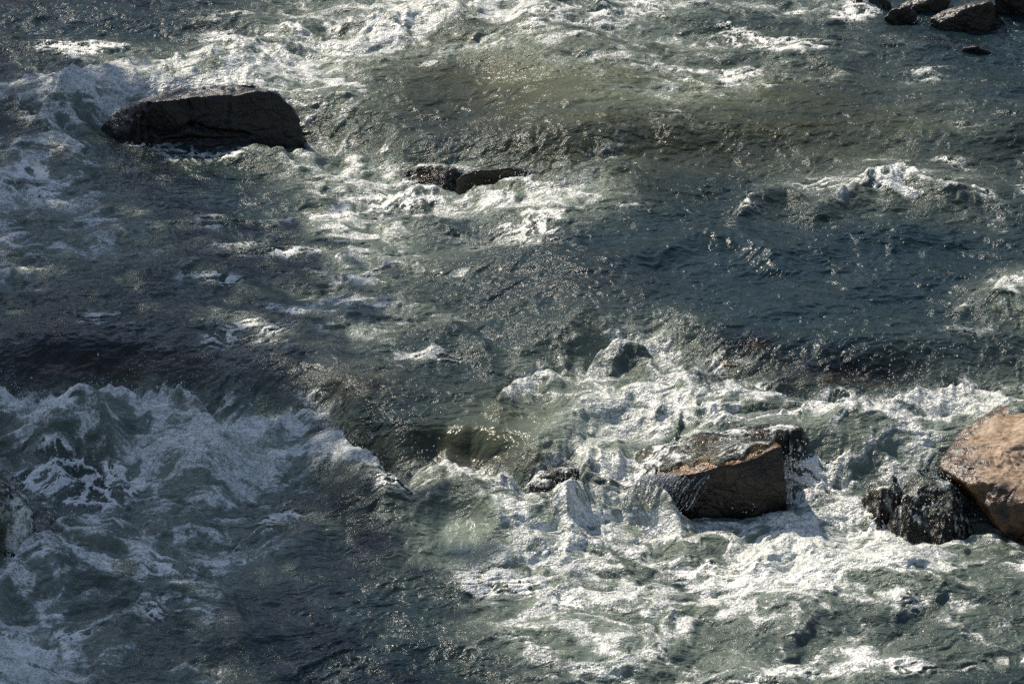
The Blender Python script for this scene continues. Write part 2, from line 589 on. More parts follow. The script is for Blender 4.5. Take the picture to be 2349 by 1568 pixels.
def layout_uv(x, y, z):
    """where a point of the river lies on the plan sketch (a plan drawn in perspective)"""
    dz = z - CAMH
    depth = y * CT - dz * ST
    u = UC + FPX * x / depth
    v = VC - FPX * (y * ST + dz * CT) / depth
    return u, v


def blob(u, v, cu, cv, ru, rv, rot=0.0, p=2.0):
    du, dv = u - cu, v - cv
    c, s = math.cos(rot), math.sin(rot)
    a, b = (du * c + dv * s) / ru, (-du * s + dv * c) / rv
    return np.exp(-(a * a + b * b) ** (p / 2) * 1.2)


def stroke(x, y, pts, z, w):
    """foam filament: distance to a polyline on the water, w in metres"""
    W = [at_z(u, v, z) for u, v in pts]
    best = np.full_like(x, 1e9)
    for (ax, ay), (bx, by) in zip(W[:-1], W[1:]):
        dx, dy = bx - ax, (by - ay) * .5
        qx, qy = x - ax, (y - ay) * .5
        t = np.clip((qx * dx + qy * dy) / (dx * dx + dy * dy + 1e-9), 0, 1)
        d = np.hypot(qx - t * dx, qy - t * dy)
        best = np.minimum(best, d)
    return np.exp(-(best / w) ** 2)


FILAMENTS = [
    ([(1130, 815), (1200, 820), (1240, 808), (1280, 820)], .3, .05, .5),
    ([(1000, 880), (1020, 930), (1035, 960)], .3, .04, .35),
    ([(985, 790), (1030, 770), (1065, 745), (1060, 715)], .3, .035, .6),
    ([(1600, 268), (1660, 275), (1720, 290)], .5, .05, .5),
    ([(1290, 285), (1380, 300), (1470, 330)], .5, .03, .4),
    ([(1985, 378), (2005, 350), (2020, 325), (2060, 325)], .5, .05, .7),
    ([(2100, 275), (2160, 272), (2210, 268), (2300, 290)], .5, .05, .5),
    ([(1900, 160), (2050, 170), (2120, 185)], .5, .04, .5),
    ([(1700, 140), (1800, 130), (1860, 125)], .5, .04, .45),
    ([(2150, 770), (2200, 740)], .5, .03, .7),
    ([(2090, 700), (2150, 690), (2240, 680)], .5, .03, .3),
    ([(800, 650), (840, 680), (870, 720)], .28, .05, .8),
    ([(700, 700), (760, 715), (860, 725)], .28, .07, .6),
    ([(300, 500), (340, 480), (400, 520), (450, 555)], .28, .06, .45),
    ([(470, 830), (490, 800), (500, 760)], .28, .05, .4),
    ([(540, 900), (580, 860), (610, 790)], .28, .06, .4),
    ([(600, 870), (640, 900), (600, 930)], .2, .05, .4),
    ([(1200, 890), (1210, 950), (1225, 1000)], .28, .05, .6),
    ([(1600, 830), (1640, 800), (1660, 770)], .48, .03, .4),
    ([(1310, 740), (1350, 770), (1400, 800)], .48, .04, .5),
    ([(40, 1020), (110, 1080), (180, 1120), (250, 1175)], .02, .12, .7),
    ([(240, 1130), (260, 1180), (330, 1150), (350, 1090)], .02, .09, .5),
    ([(500, 1250), (560, 1180), (640, 1150), (700, 1170)], .02, .08, .55),
    ([(520, 1480), (545, 1420), (500, 1370), (420, 1330)], .02, .07, .6),
    ([(230, 1395), (330, 1390), (400, 1410), (500, 1450), (560, 1500)], .02, .07, .55),
    ([(1420, 1540), (1480, 1490), (1560, 1470), (1640, 1480)], .02, .10, .5),
    ([(1330, 1500), (1400, 1410), (1480, 1370), (1560, 1350)], .02, .10, .5),
    ([(1700, 1420), (1760, 1370), (1900, 1380), (2000, 1360)], .02, .10, .45),
    ([(1750, 1200), (1800, 1260), (1760, 1300), (1850, 1320)], .02, .09, .5),
]

# ------------------------------------------------------------------ river surface grid
q = QUAL
sf = np.linspace(-0.185, 0.185, int(1180 * q))
side = 0.185 + np.cumsum(np.geomspace(0.002, 0.10, 24))
s_ax = np.concatenate([-side[::-1], sf, side])
# rows: finer near, spacing ~ y^2
inv = np.linspace(1 / 37.5, 1 / 17.6, int(1500 * q))
yf = np.sort(1 / inv)
near = 17.6 - np.cumsum(np.geomspace(0.06, 2.2, 14))
near = near[near > 4]
farr = 37.5 + np.cumsum(np.geomspace(0.1, 12, 26))
y_ax = np.concatenate([near[::-1], yf, farr])
Sg, Yg = np.meshgrid(s_ax, y_ax)
X = (Sg * Yg)
Y = Yg
NY, NX = X.shape
print('grid', NX, NY)
x = X.ravel().astype(np.float64)
y = Y.ravel().astype(np.float64)

zb = base_level(x, y)
ph, pf = piles(x, y)
zc = zb + ph
U, V = layout_uv(x, y, zc)
inframe = sstep(-500, -100, U) * (1 - sstep(2450, 2850, U)) * sstep(-300, -60, V) * (1 - sstep(1600, 1900, V))
# swirl the plan a little so its cells never show
wu = 34 * fbm(x, y, 0.55, 3, 60)
wv = 22 * fbm(x, y, 0.55, 3, 61)
dens = sample_map(FM, (U + wu) / 64 - .5, (V + wv) / 64 - .5)
dens = 0.12 * (1 - inframe) + dens * inframe
soft = dens.copy()
dens = np.clip(np.maximum(dens, pf * .95) + 0.25 * pf * dens + np.minimum(pf, 0), 0, 1)

# domain-warped lace
wx = x + 0.30 * fbm(x, y, 0.8, 3, 70) + 0.07 * fbm(x, y, 0.18, 2, 71)
wy = y + 0.34 * fbm(x, y, 0.8, 3, 72) + 0.09 * fbm(x, y, 0.18, 2, 73)
lace = fbm(wx * .9, wy * 1.45, 0.45, 5, 80, 0.62, 'r')
patch = fbm(wx * .8, wy * 1.1, 0.9, 4, 81, 0.55)
tumble = fbm(wx * 1.0, wy * .9, 0.2, 4, 82, 0.55)
nz = 0.62 * (lace - lace.mean()) / lace.std() + 0.55 * (patch / patch.std()) + 0.45 * tumble / tumble.std()
nz = nz / nz.std()
# cover threshold: more of the noise field shows as foam where the density is high
thr = 0.95 - 3.4 * dens
foam = sstep(-0.7, 2.7, nz - thr)
foam = foam * sstep(0.06, 0.2, dens) * (0.5 + 0.5 * sstep(0.2, 0.65, dens))
foam = foam + (1 - foam) * .30 * sstep(.12, .6, dens) * (.6 + .4 * np.clip(tumble / tumble.std(), -1, 1))
foam *= .9
fil = np.zeros_like(x)
for pts, z, w, k in FILAMENTS:
    us = [p[0] for p in pts]
    vs = [p[1] for p in pts]
    m = (U > min(us) - 70) & (U < max(us) + 70) & (V > min(vs) - 70) & (V < max(vs) + 70)
    if m.any():
        s_ = stroke(wx[m] - 0.5 * (wx[m] - x[m]), y[m] + .4 * (wy[m] - y[m]), pts, z, w)
        fil[m] = np.maximum(fil[m], k * s_ * (0.55 + 0.5 * nz[m]))
foam = np.clip(np.maximum(foam, fil), 0, 1)

# sun sparkle painted as foam-white flecks on quieter ripple crests, plus foam lines
fk = fbm(wx * .7, wy * 1.1, 0.13, 3, 110, .6, 'r')
fk = fk / fk.std()
fm = fbm(x * .8, y * 1.1, 0.8, 3, 111, .6)
fm = sstep(-0.1, .45, fm) * (0.6 + 1.0 * sstep(.1, .3, dens))
flk = sstep(1.35, 2.2, fk) * fm * inframe
ln = fbm(wx * .45, wy * 1.0, 0.55, 4, 113, .5, 'n')
ln = np.exp(-(ln / .018) ** 2) * sstep(.05, .4, fbm(x, y, .5, 2, 115)) * sstep(-.1, .3, tumble)
foam = np.clip(np.maximum(foam, np.maximum(flk * .75, ln * .6 * inframe)), 0, 1)

calm = np.zeros_like(x)
for cu, cv, ru, rv, ro, kk in [(1120, 1010, 260, 75, -.15, 1), (560, 850, 150, 80, 0, .7), (1065, 1225, 100, 80, .2, 1), (740, 1380, 230, 130, 0, .6),
                               (1600, 560, 260, 60, 0, .8), (1230, 215, 330, 80, .05, .8), (450, 450, 200, 60, 0, .7), (240, 830, 260, 55, 0, .8),
                               (1750, 690, 450, 110, 0, .5), (1450, 380, 220, 50, 0, .7), (1050, 560, 160, 60, 0, .5), (760, 830, 150, 50, 0, .6),
                               (2000, 230, 350, 60, 0, .4), (800, 1220, 150, 50, 0, .6)]:
    calm = np.maximum(calm, kk * blob(U, V, cu, cv, ru, rv, ro, 3))
foam = foam * (1 - .8 * calm * (1 - np.clip(pf, 0, 1)))

# small waves on top
turb = np.clip(soft * 1.1 + 0.5 * np.clip(pf, 0, 1), 0, 1)
turb = turb * (1 - .75 * calm)
slope_here = np.clip(np.gradient(zb.reshape(NY, NX), axis=0) / np.gradient(Y, axis=0), 0, 2).ravel()
bil = fbm(wx, wy, 0.5, 3, 90, 0.5, 'b')
bil2 = fbm(wx, wy, 0.15, 3, 91, 0.55, 'b')
cal = fbm(x * .7, y * 1.2, 1.0, 3, 92, 0.42)
rip = fbm(wx * .7, wy * 1.2, 0.22, 3, 93, 0.55, 'r')
strk = fbm(wx * 3.0 + 0.6 * y, y * .5, 0.35, 3, 94, 0.55)
z = zc.copy()
z += turb * (0.09 * (bil - .3) + 0.10 * fbm(wx, wy, .55, 3, 98, .45) + 0.022 * (bil2 - .3) + .17 * fbm(x * .9, y, 1.4, 2, 99))
z += (1 - .55 * calm) * (1 - 0.5 * turb) * (0.10 * cal + 0.020 * rip + 0.03 * fbm(wx, wy * 1.4, 0.3, 3, 97, .5))
z += 0.015 * sstep(0.1, 0.4, slope_here) * strk
z += foam * 0.014 + 0.010 * foam * tumble
z = np.where(inframe < .01, np.minimum(z, zb + .1), z)

# milky air-filled water and the water colour, painted reflections included
aer = np.clip(soft * 1.15 - .12, 0, 1)
aer = np.maximum(aer, .9 * blob(U, V, 1075, 1230, 150, 100, 0.2, 2))
aer = np.maximum(aer, 0.50 * blob(U, V, 1000, 1290, 140, 80))
aer = np.maximum(aer, 0.55 * blob(U, V, 1000, 470, 260, 60))
aer = np.maximum(aer, 0.45 * blob(U, V, 1350, 1450, 260, 120))
aer = np.maximum(aer, 0.40 * blob(U, V, 950, 100, 350, 45))
aer = np.maximum(aer, 0.30 * blob(U, V, 1065, 780, 70, 40))
aer = np.maximum(aer, 0.30 * blob(U, V, 1150, 960, 160, 80))
aer = np.maximum(aer, .62 * blob(U, V, 1750, 1400, 620, 190, 0, 3))
aer = np.maximum(aer, .45 * blob(U, V, 250, 1200, 380, 260, 0, 3))
aer = aer * (0.75 + 0.35 * patch / patch.std() * .5)
aer = np.clip(aer, 0, 1)
olive = np.clip(blob(U, V, 1250, 200, 600, 160, 0.1) * 1.0 + blob(U, V, 1900, 300, 500, 130, 0.1) * .5
                + blob(U, V, 1130, 1000, 260, 100, -0.2) * .8 + blob(U, V, 1350, 400, 200, 60) * .7, 0, 1) * (.5 + .5 * sstep(-.35, .35, fbm(x * .45, y * 1.3, .8, 4, 150)))
olive = np.clip(olive, 0, 1)  # upper blobs paint the sunlit bank's reflection into the water tint
brown = np.clip(blob(U, V, 240, 850, 260, 55) + blob(U, V, 800, 890, 130, 50) + blob(U, V, 1350, 650, 230, 60) * .25
                + blob(U, V, 1850, 860, 330, 60) * .35 + blob(U, V, 1130, 1080, 230, 40) + blob(U, V, 40, 1220, 80, 90), 0, 1)
deep = np.array([0.009, 0.023, 0.026])
oliv = np.array([0.064, 0.062, 0.016])
brn = np.array([0.040, 0.031, 0.020])
milk = np.array([0.29, 0.34, 0.255])
tint = deep[None] * (1 - olive[:, None]) + oliv[None] * olive[:, None]
tint = tint * (1 - brown[:, None] * .8) + brn[None] * brown[:, None] * .8
a_ = (aer ** 1.15)[:, None]
tint = tint * (1 - a_) + milk[None] * a_
ston = (blob(U, V, 1700, 785, 95, 30) + blob(U, V, 1950, 860, 190, 40) + blob(U, V, 2170, 103, 70, 14)) * 1.2
clar = (1 - np.clip(pf * 2, 0, 1)) * np.clip(0.0 + 0.30 * olive + 0.15 * brown + .7 * ston - 1.4 * aer * (1 - np.clip(ston, 0, 1)), 0.0, .88)

# ------------------------------------------------------------------ rocks
ICO = {}


def ico(sub):
    if sub not in ICO:
        bm = bmesh.new()
        bmesh.ops.create_icosphere(bm, subdivisions=sub, radius=1)
        bm.verts.ensure_lookup_table()
        v = np.array([p.co[:] for p in bm.verts])
        v /= np.linalg.norm(v, axis=1)[:, None]
        f = np.array([[q_.index for q_ in p.verts] for p in bm.faces], np.int32)
        bm.free()
        ICO[sub] = (v, f)
    return ICO[sub]


def n3(p, s, seed):
    a = perlin(p[:, 0] / s + p[:, 2] / s * .37, p[:, 1] / s + p[:, 2] / s * .61, seed)
    b = perlin(p[:, 1] / s - p[:, 0] / s * .23, p[:, 2] / s + p[:, 0] / s * .41, seed + 5)
    c = perlin(p[:, 2] / s + p[:, 1] / s * .19, p[:, 0] / s - p[:, 1] / s * .47, seed + 9)
    return (a + b + c) / 2


def rock(name, pts, mat, label, cat='rock', sub=6, sharp=40, rough=0.03, seed=1, group=None, parent=None, grooves=()):
    """angular stone: the convex hull of the corner points, edges rounded, surface weathered"""
    pts = [Vector(p) for p in pts]
    c = sum(pts, Vector()) / len(pts)
    if group:
        pts = [c + Vector(((p.x - c.x) * 1.12, (p.y - c.y), (p.z - c.z) * 1.22)) for p in pts]
    bm = bmesh.new()
    for p in pts:
        bm.verts.new(p - c)
    r = bmesh.ops.convex_hull(bm, input=bm.verts)
    bmesh.ops.recalc_face_normals(bm, faces=bm.faces)
    nrm, dd = [], []
    for f in bm.faces:
        n = f.normal
        d = n.dot(f.verts[0].co)
        if d < 0:
            n, d = -n, -d
        if d > 1e-4:
            nrm.append(n[:])
            dd.append(d)
    bm.free()
    nrm, dd = np.array(nrm), np.array(dd)
    # merge near-equal planes so rounding stays even
    keep = []
    for i in range(len(dd)):
        if all(nrm[i] @ nrm[j] < 0.985 for j in keep):
            keep.append(i)
    nrm, dd = nrm[keep], dd[keep]
    v, f = ico(sub)
    dots = np.clip(v @ nrm.T, 0, None) / dd[None]
    rr = (dots ** sharp).sum(1) ** (-1 / sharp)
    p = v * rr[:, None]
    size = (dd.mean())
    nn = n3(p, 0.9 * size, seed) * 1.3 + n3(p, 0.38 * size, seed + 20) * .7 + np.abs(n3(p, 0.17 * size, seed + 40)) * -.5 + n3(p, .07 * size, seed + 60) * .18
    cr = n3(p, 0.8 * size, seed + 80)
    crack = -np.exp(-(cr / 0.03) ** 2) * .35
    p = p * (1 + (rough * (nn + crack) / max(size, .05) * size)[:, None] / np.maximum(rr, .1)[:, None])
    cv = np.array(c[:])
    for line, gw, gd in grooves:
        best = np.full(len(p), 1e9)
        q_ = p + cv
        for a_, b_ in zip(line[:-1], line[1:]):
            a_, b_ = np.array(a_[:]), np.array(b_[:])
            d_ = (b_ - a_) * np.array([1, .35, 1])
            w_ = (q_ - a_) * np.array([1, .35, 1])
            t_ = np.clip((w_ @ d_) / (d_ @ d_), 0, 1)
            best = np.minimum(best, np.linalg.norm(w_ - t_[:, None] * d_, axis=1))
        k_ = np.exp(-(best / gw) ** 2) * gd
        p = p + k_[:, None] * np.array([0, 1, .12])[None]
    o = mesh_obj(name, p, f, mat, parent)
    o.location = c
    if parent is None:
        tag(o, label, cat, group)
    return o


def zwater(u, v):
    """march a layout ray to the coarse water surface"""
    d = ray(u, v)
    t = np.linspace(17, 42, 1200)
    px, py, pz = d[0] * t, d[1] * t, CAMH + d[2] * t
    zz = base_level(px, py)
    i = np.argmax(pz < zz)
    return px[i], py[i], zz[i]


def slab(front, back, y0, dy, drop=0.35):
    """corner points: front outline at depth y0, back outline at y0+dy, plus feet below the water"""
    pts = [at_y(u, v, y0 + (o[0] if o else 0)) for (u, v, *o) in front]
    pts += [at_y(u, v, y0 + dy + (o[0] if o else 0)) for (u, v, *o) in back]
    zmin = min(p.z for p in pts)
    lows = sorted(pts, key=lambda p: p.z)[:max(3, len(pts) // 2)]
    if drop > 0:
        pts += [Vector((p.x, p.y + 0.02, zmin - drop)) for p in lows]
    return pts


rocks = []
_, yb, zb1 = zwater(470, 338)
rocks.append(rock('boulder', slab([(240, 318, .25), (226, 298, .35), (262, 262, .3), (300, 246, .2), (345, 232, .0), (470, 222, .0), (600, 208, .06), (634, 212, .06),
                                   (660, 238, .05), (686, 268, .1), (693, 318, .15), (655, 346, 0), (480, 352, -.03), (330, 350, -.02)],
                                  [(300, 238), (345, 224), (470, 212), (600, 203), (634, 208), (672, 250)], yb, .4), M_GREY,
                  'big dark grey flat-topped boulder standing in white water, largest rock at upper left', sub=7, sharp=120, rough=.036, seed=3,
                  grooves=[([at_y(u, v, yb) for u, v in ln_], w_, d_) for ln_, w_, d_ in [
                      ([(345, 236), (342, 280), (348, 340)], .016, .05), ([(432, 232), (440, 262), (436, 285)], .010, .035),
                      ([(436, 285), (400, 305), (365, 308), (345, 296)], .018, .05), ([(440, 285), (480, 300), (560, 312)], .03, .06),
                      ([(380, 326), (450, 318), (540, 322)], .03, .05), ([(524, 222), (527, 250), (522, 285)], .008, .02),
                      ([(300, 250), (310, 290), (300, 330)], .025, .06), ([(330, 260), (322, 300), (330, 335)], .012, .04),
                      ([(585, 302), (630, 298), (670, 280)], .008, .02), ([(270, 275), (280, 300), (275, 318)], .015, .04)]]))
_, yb2, _ = zwater(500, 230)
rocks.append(rock('rock', slab([(430, 214, 0), (470, 203), (550, 197), (583, 197), (588, 206)], [(470, 201), (550, 194), (580, 195)], yb2 - .1, .3), M_DARK,
                  'low wet brown slab just behind the top of the big grey boulder', seed=5, rough=.015))
_, yb3, _ = zwater(1100, 436)
rocks.append(rock('rock', slab([(1045, 412, .1), (1070, 396, .05), (1110, 387), (1180, 388), (1240, 402), (1262, 425), (1220, 438)], [(1100, 385), (1200, 385), (1245, 400)], yb3 - .05, .35), M_DARK,
                  'low black rock breaking the surface above the central foam', seed=8, rough=.02))
_, yb4, _ = zwater(970, 440)
rocks.append(rock('rock', slab([(915, 436, 0), (918, 400, .1), (960, 382, .1), (1040, 385), (1075, 410), (1000, 436)], [(925, 390), (1000, 376), (1060, 390)], yb4 + .24, .4), M_DARK,
                  'mossy dark rock under a thin sheet of water left of the low black rock', seed=9, rough=.02))
# far right group
_, yt, _ = zwater(2220, 62)
G = 'dark rocks in the far right corner'
rocks.append(rock('rock', slab([(2140, 48, .1), (2165, 35, .1), (2265, 14), (2276, 30), (2278, 48), (2225, 64), (2165, 55)], [(2170, 30), (2262, 8), (2274, 25)], yt, .4), M_DARK,
                  'wedge-shaped dark rock with a flat sloping top at the upper right', seed=11, rough=.02, group=G))
_, yt, _ = zwater(2110, 44)
rocks.append(rock('rock', slab([(2055, 30, .05), (2085, 12, .1), (2165, -2), (2172, 16), (2120, 34), (2080, 36)], [(2085, 8), (2165, -6)], yt + .15, .4), M_DARK,
                  'black slanting rock left of the wedge-shaped one, touching the upper picture edge', seed=12, rough=.02, group=G))
_, yt, _ = zwater(2060, 48)
rocks.append(rock('rock', slab([(2033, 44), (2045, 30), (2078, 24), (2100, 34), (2104, 48)], [(2050, 26), (2090, 26)], yt, .25), M_DARK,
                  'small rounded dark rock lowest of those in the upper right corner', seed=13, rough=.02, sub=5, group=G))
_, yt, _ = zwater(1990, 26)
rocks.append(rock('rock', slab([(1945, 20), (1970, 4), (2020, 0), (2042, 12), (2040, 26)], [(1975, 0), (2025, -4)], yt, .4), M_DARK,
                  'brown rock with water spilling over it, leftmost of those in the upper right corner', seed=14, rough=.02, sub=5, group=G))
_, yt, _ = zwater(2310, 36)
rocks.append(rock('rock', slab([(2285, 25), (2290, 0), (2370, -10), (2380, 20), (2315, 36)], [(2290, -6), (2370, -16)], yt, .5), M_DARK,
                  'dark streaked rock cut off by the upper right picture corner', seed=15, rough=.02, sub=6, group=G))
_, yt, _ = zwater(2235, 122)
rocks.append(rock('stone', slab([(2200, 122), (2210, 110), (2240, 107), (2275, 120), (2270, 124)], [(2215, 108), (2245, 107)], yt, .2, .15), M_DARK,
                  'little black stone just breaking calm water beside a sunken tan stone', 'stone', seed=16, rough=.015, sub=5))
_, yt, _ = zwater(2120, 104)
rocks.append(rock('stone', slab([(2090, 107), (2105, 98), (2140, 100), (2150, 106)], [(2105, 98), (2140, 99)], yt, .15, .15), M_DARK,
                  'flat dark stone awash left of the little black stone', 'stone', seed=17, rough=.01, sub=5))

# middle boulder: two slabs and the block under the fall
_, ym, zm = zwater(1700, 1178)
mid = bpy.data.objects.new('split_boulder', None)
mid.location = at_y(1650, 1150, ym)
COL.objects.link(mid)
tag(mid, 'split rusty brown boulder with black front face and water pouring over it, right of centre', 'boulder')


def part_rock(name, pts, mat, seed, rough, sharp=70, sub=7):
    o = rock(name, pts, mat, None, sub=sub, sharp=sharp, rough=rough, seed=seed, parent=mid)
    o.location = o.location - mid.location
    return o


front = part_rock('front_slab', slab([(1470, 1092, .25), (1510, 1098, .08), (1640, 1075), (1700, 1062), (1792, 1022, .08), (1802, 1090, .05), (1800, 1165, .04), (1740, 1178), (1600, 1172), (1500, 1168, .12)],
                                     [(1450, 1045), (1500, 1030), (1640, 1028), (1780, 1008)], ym - .1, .5), M_RUST, 21, .018)
back = part_rock('back_slab', slab([(1545, 1034, .1), (1600, 1030), (1740, 1022), (1836, 985, .1), (1842, 1030, .1), (1830, 1070, .1)],
                                   [(1560, 990), (1610, 968), (1700, 957), (1810, 962), (1838, 975)], ym + .36, .6), M_RUST, 22, .02)
_, yl, _ = zwater(1290, 1160)
rocks.append(rock('rock', slab([(1195, 1130), (1225, 1095, .1), (1300, 1080, .1), (1350, 1095, .1), (1345, 1150), (1270, 1158)], [(1230, 1075), (1320, 1065)], yl, .45), M_DARK,
                  'dark rounded rock under falling water left of the split brown boulder', seed=24, rough=.03))

# right boulder
_, yr, _ = zwater(2330, 1240)
pts = [at_y(u, v, yr + o) for u, v, o in [
    (2158, 1058, .55), (2166, 1076, .45), (2215, 1108, .22), (2262, 1160, .08), (2305, 1222, .0), (2400, 1300, -.05), (2600, 1300, .0),
    (2235, 1075, .32), (2290, 1105, .15), (2349, 1150, .0), (2450, 1180, -.05), (2600, 1180, -.05),
    (2162, 1040, .75), (2188, 1004, .9), (2248, 955, 1.1), (2290, 930, 1.2), (2350, 912, 1.3), (2450, 908, 1.35), (2600, 930, 1.3),
    (2262, 1168, 1.0), (2305, 1240, .8), (2450, 1330, .8), (2600, 1330, .8)]]
cc_ = sum(pts, Vector()) / len(pts)
qa, qb = at_y(2200, 1052, yr + .4) - cc_, at_y(2349, 1150, yr + .1) - cc_
ml = (qb.z - qa.z) / (qb.x - qa.x)
ra, rb = at_y(2195, 1040, yr + .55) - cc_, at_y(2320, 957, yr + 1.1) - cc_
me_ = (rb.y - ra.y) / (rb.x - ra.x)
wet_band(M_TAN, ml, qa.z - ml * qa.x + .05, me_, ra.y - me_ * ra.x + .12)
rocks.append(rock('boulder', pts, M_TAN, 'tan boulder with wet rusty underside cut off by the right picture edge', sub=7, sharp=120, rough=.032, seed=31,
                  grooves=[([at_y(u, v, yr + d) for u, v, d in [(2225, 1030, .6), (2262, 985, .9), (2290, 985, .85), (2303, 1020, .6), (2305, 1100, .2), (2318, 1160, .05)]], .012, .03),
                           ([at_y(u, v, yr + d) for u, v, d in [(2240, 1090, .3), (2262, 1120, .2), (2250, 1140, .15)]], .03, .06),
                           ([at_y(u, v, yr + d) for u, v, d in [(2185, 1072, .4), (2230, 1085, .3), (2215, 1100, .3)]], .02, .05)]))
_, yr2, _ = zwater(2120, 1225)
rocks.append(rock('rock', slab([(2060, 1180, .1), (2085, 1130, .15), (2130, 1100, .2), (2180, 1110, .15), (2185, 1170), (2130, 1232, -.05), (2080, 1220)], [(2080, 1110), (2150, 1080), (2185, 1095)], yr2 - .05, .5), M_DARK,
                  'black craggy rock streaming with water left of the tan boulder', seed=33, rough=.05))
_, yr3, _ = zwater(2020, 1190)
rocks.append(rock('rock', slab([(1960, 1175, .1), (1990, 1130, .1), (2040, 1108, .1), (2065, 1140), (2060, 1190)], [(2000, 1110), (2050, 1100)], yr3, .4), M_DARK,
                  'dark rock almost hidden by white water between the split boulder and the tan boulder', seed=34, rough=.04))
# left edge rock
_, yl2, _ = zwater(40, 1290)
rocks.append(rock('rock', slab([(-160, 1290, .1), (-140, 1150, .2), (-20, 1110, .2), (50, 1150, .15), (75, 1210, .05), (40, 1290)], [(-120, 1100), (-10, 1085), (60, 1130)], yl2 - .1, .5), M_DARK,
                  'dark brown wet rock with spray in front at the left picture edge', seed=36, rough=.03))


def sunk(u, v, ru, rv, depth, mat, label, seed, cat='sunken rock', rise=0.0):
    px, py, pz = zwater(u, v)
    sc = (36.0 / (FPX / 1000)) * 0  # unused
    mpp = math.hypot(py, CAMH) / FPX
    rx, ry, rz = ru * mpp, rv * mpp / ST, max(rv * mpp * 1.0, 0.08)
    P = []
    r_ = random.Random(seed)
    for k in range(16):
        a = k / 16 * 2 * math.pi
        for e in (0.0, 0.75):
            rr = 1 - e * .45 + r_.uniform(-.12, .12)
            P.append((px + rx * rr * math.cos(a), py + ry * rr * math.sin(a), pz + rise - depth - rz + rz * (e * 1.2 + (e > 0) * .15)))
    P.append((px, py, pz + rise - depth - rz * 2))
    return rock('sunken_rock', P, mat, label, cat, sub=5, sharp=10, rough=.03, seed=seed)


SUNK = [
    (1625, 775, 42, 14, .045, M_SUNK, 'ochre stone under clear water just right of the foaming crest'),
    (1745, 785, 46, 13, .045, M_SUNK, 'long ochre stone under clear water second right of the foaming crest'),
    (1680, 815, 55, 12, .05, M_SUNK, 'brown stone under water between the ochre stones and the breaking foam'),
    (1900, 848, 130, 22, .05, M_SUNK, 'broad orange brown rock lying under rippled water at the right'),
    (2010, 866, 70, 20, .05, M_SUNK, 'dark ochre rock under water right beside the broad orange brown one'),
    (2170, 100, 50, 8, .02, M_SUNK, 'sunken tan stone glowing through calm water at the upper right'),
    (240, 840, 230, 30, .18, M_SUNK, 'wide brown rock below the smooth sliding water at the left'),
    (760, 885, 100, 26, .15, M_SUNK, 'dark brown rock below the smooth slide at the centre left'),
    (1330, 645, 150, 24, .08, M_SUNK, 'reddish brown rock under dark water near the middle of the picture'),
    (1600, 575, 90, 16, .22, M_SUNK, 'brown rock inside the smooth dark hump of water'),
    (1050, 1050, 120, 26, .15, M_SUNK, 'brown rock under the dark slide above the central foam crest'),
]
for i, (u_, v_, a_1, b_1, dp, mt, lb) in enumerate(SUNK):
    rocks.append(sunk(u_, v_, a_1, b_1, dp, mt, lb, 100 + i))
_, ys, _ = zwater(2078, 904)
rocks.append(rock('stone', slab([(2040, 906, .05), (2055, 890), (2085, 882), (2112, 892), (2115, 906)], [(2060, 884), (2095, 882)], ys + .1, .2, .2), M_SUNK,
                  'ochre wet stone poking out at the lip of the right hand drop', 'stone', seed=41, rough=.02, sub=5))

# water runs over some of the stones: lift the surface onto them
dg = bpy.context.evaluated_depsgraph_get()


lifted = np.zeros(x.shape, bool)
_f1 = perlin(wx / .11 + y * 1.5, wy / .07, 160) + .5 * perlin(wx / .04, wy / .03, 161)
film = np.exp(-(_f1 / .42) ** 2) * sstep(-.6, .15, perlin(x / .2, y / .25, 162)) + .5 * sstep(.5, 1.1, perlin(x / .03, y / .04, 163) * 2)
film = np.clip(film * 1.25, 0, 1)


def over_rock(o, wloc, thick, keep, lift_foam=0.0):
    """keep(u, v): 0..1 how surely the sheet of water covers the stone here"""
    me = o.data
    vs = [Vector(v.co) + wloc for v in me.vertices]
    bvh = BVHTree.FromPolygons(vs, [p.vertices[:] for p in me.polygons])
    A = np.array([v[:] for v in vs])
    m = np.where((x > A[:, 0].min()) & (x < A[:, 0].max()) & (y > A[:, 1].min()) & (y < A[:, 1].max()))[0]
    for i in m:
        hit, nor = bvh.ray_cast(Vector((x[i], y[i], 5)), Vector((0, 0, -1)))[:2]
        if hit is None:
            continue
        if lift_foam and nor.z > .55:
            uu, vv = layout_uv(x[i], y[i], hit.z)
            if keep(uu, vv) < .5:
                z[i] = min(z[i], hit.z - .03)
            else:
                e_ = z[i] - hit.z
                if e_ > thick:
                    t_ = min(max((e_ - .03) / .15, 0), 1)
                    z[i] = hit.z + thick + (e_ - thick) * t_ * t_ * (3 - 2 * t_)
        if hit.z > z[i] - thick:
            uu, vv = layout_uv(x[i], y[i], hit.z)
            k = keep(uu, vv)
            if k <= 0.02 and lift_foam:
                z[i] = min(z[i], hit.z - .03)
            if k > 0.02:
                t = hit.z + thick + 0.012 * tumble[i]
                z[i] = z[i] + (t - z[i]) * k
                if lift_foam:
                    g_ = film[i]
                    foam[i] = min(1, .12 * foam[i] + g_ * (.95 if vv < 1000 or uu < 1560 else .75) + max(0, (1560 - uu) / 140) * .35)
                lifted[i] = True
                clar[i] = max(clar[i], 0.85 * k)


bpy.context.view_layer.update()
wl = mid.location


def lip(u):
    return np.interp(u, [1380, 1475, 1640, 1700, 1792, 1840], [1092, 1092, 1070, 1056, 1018, 1000])


def KB(u, v):
    return 1.0


def KF(u, v):
    n_ = 5 * math.sin(u * .11) + 4 * math.sin(u * .047 + 2)
    return 1.0 if lip(u) - v > 9 + n_ * .8 or u < 1500 + n_ * 2 else 0.0


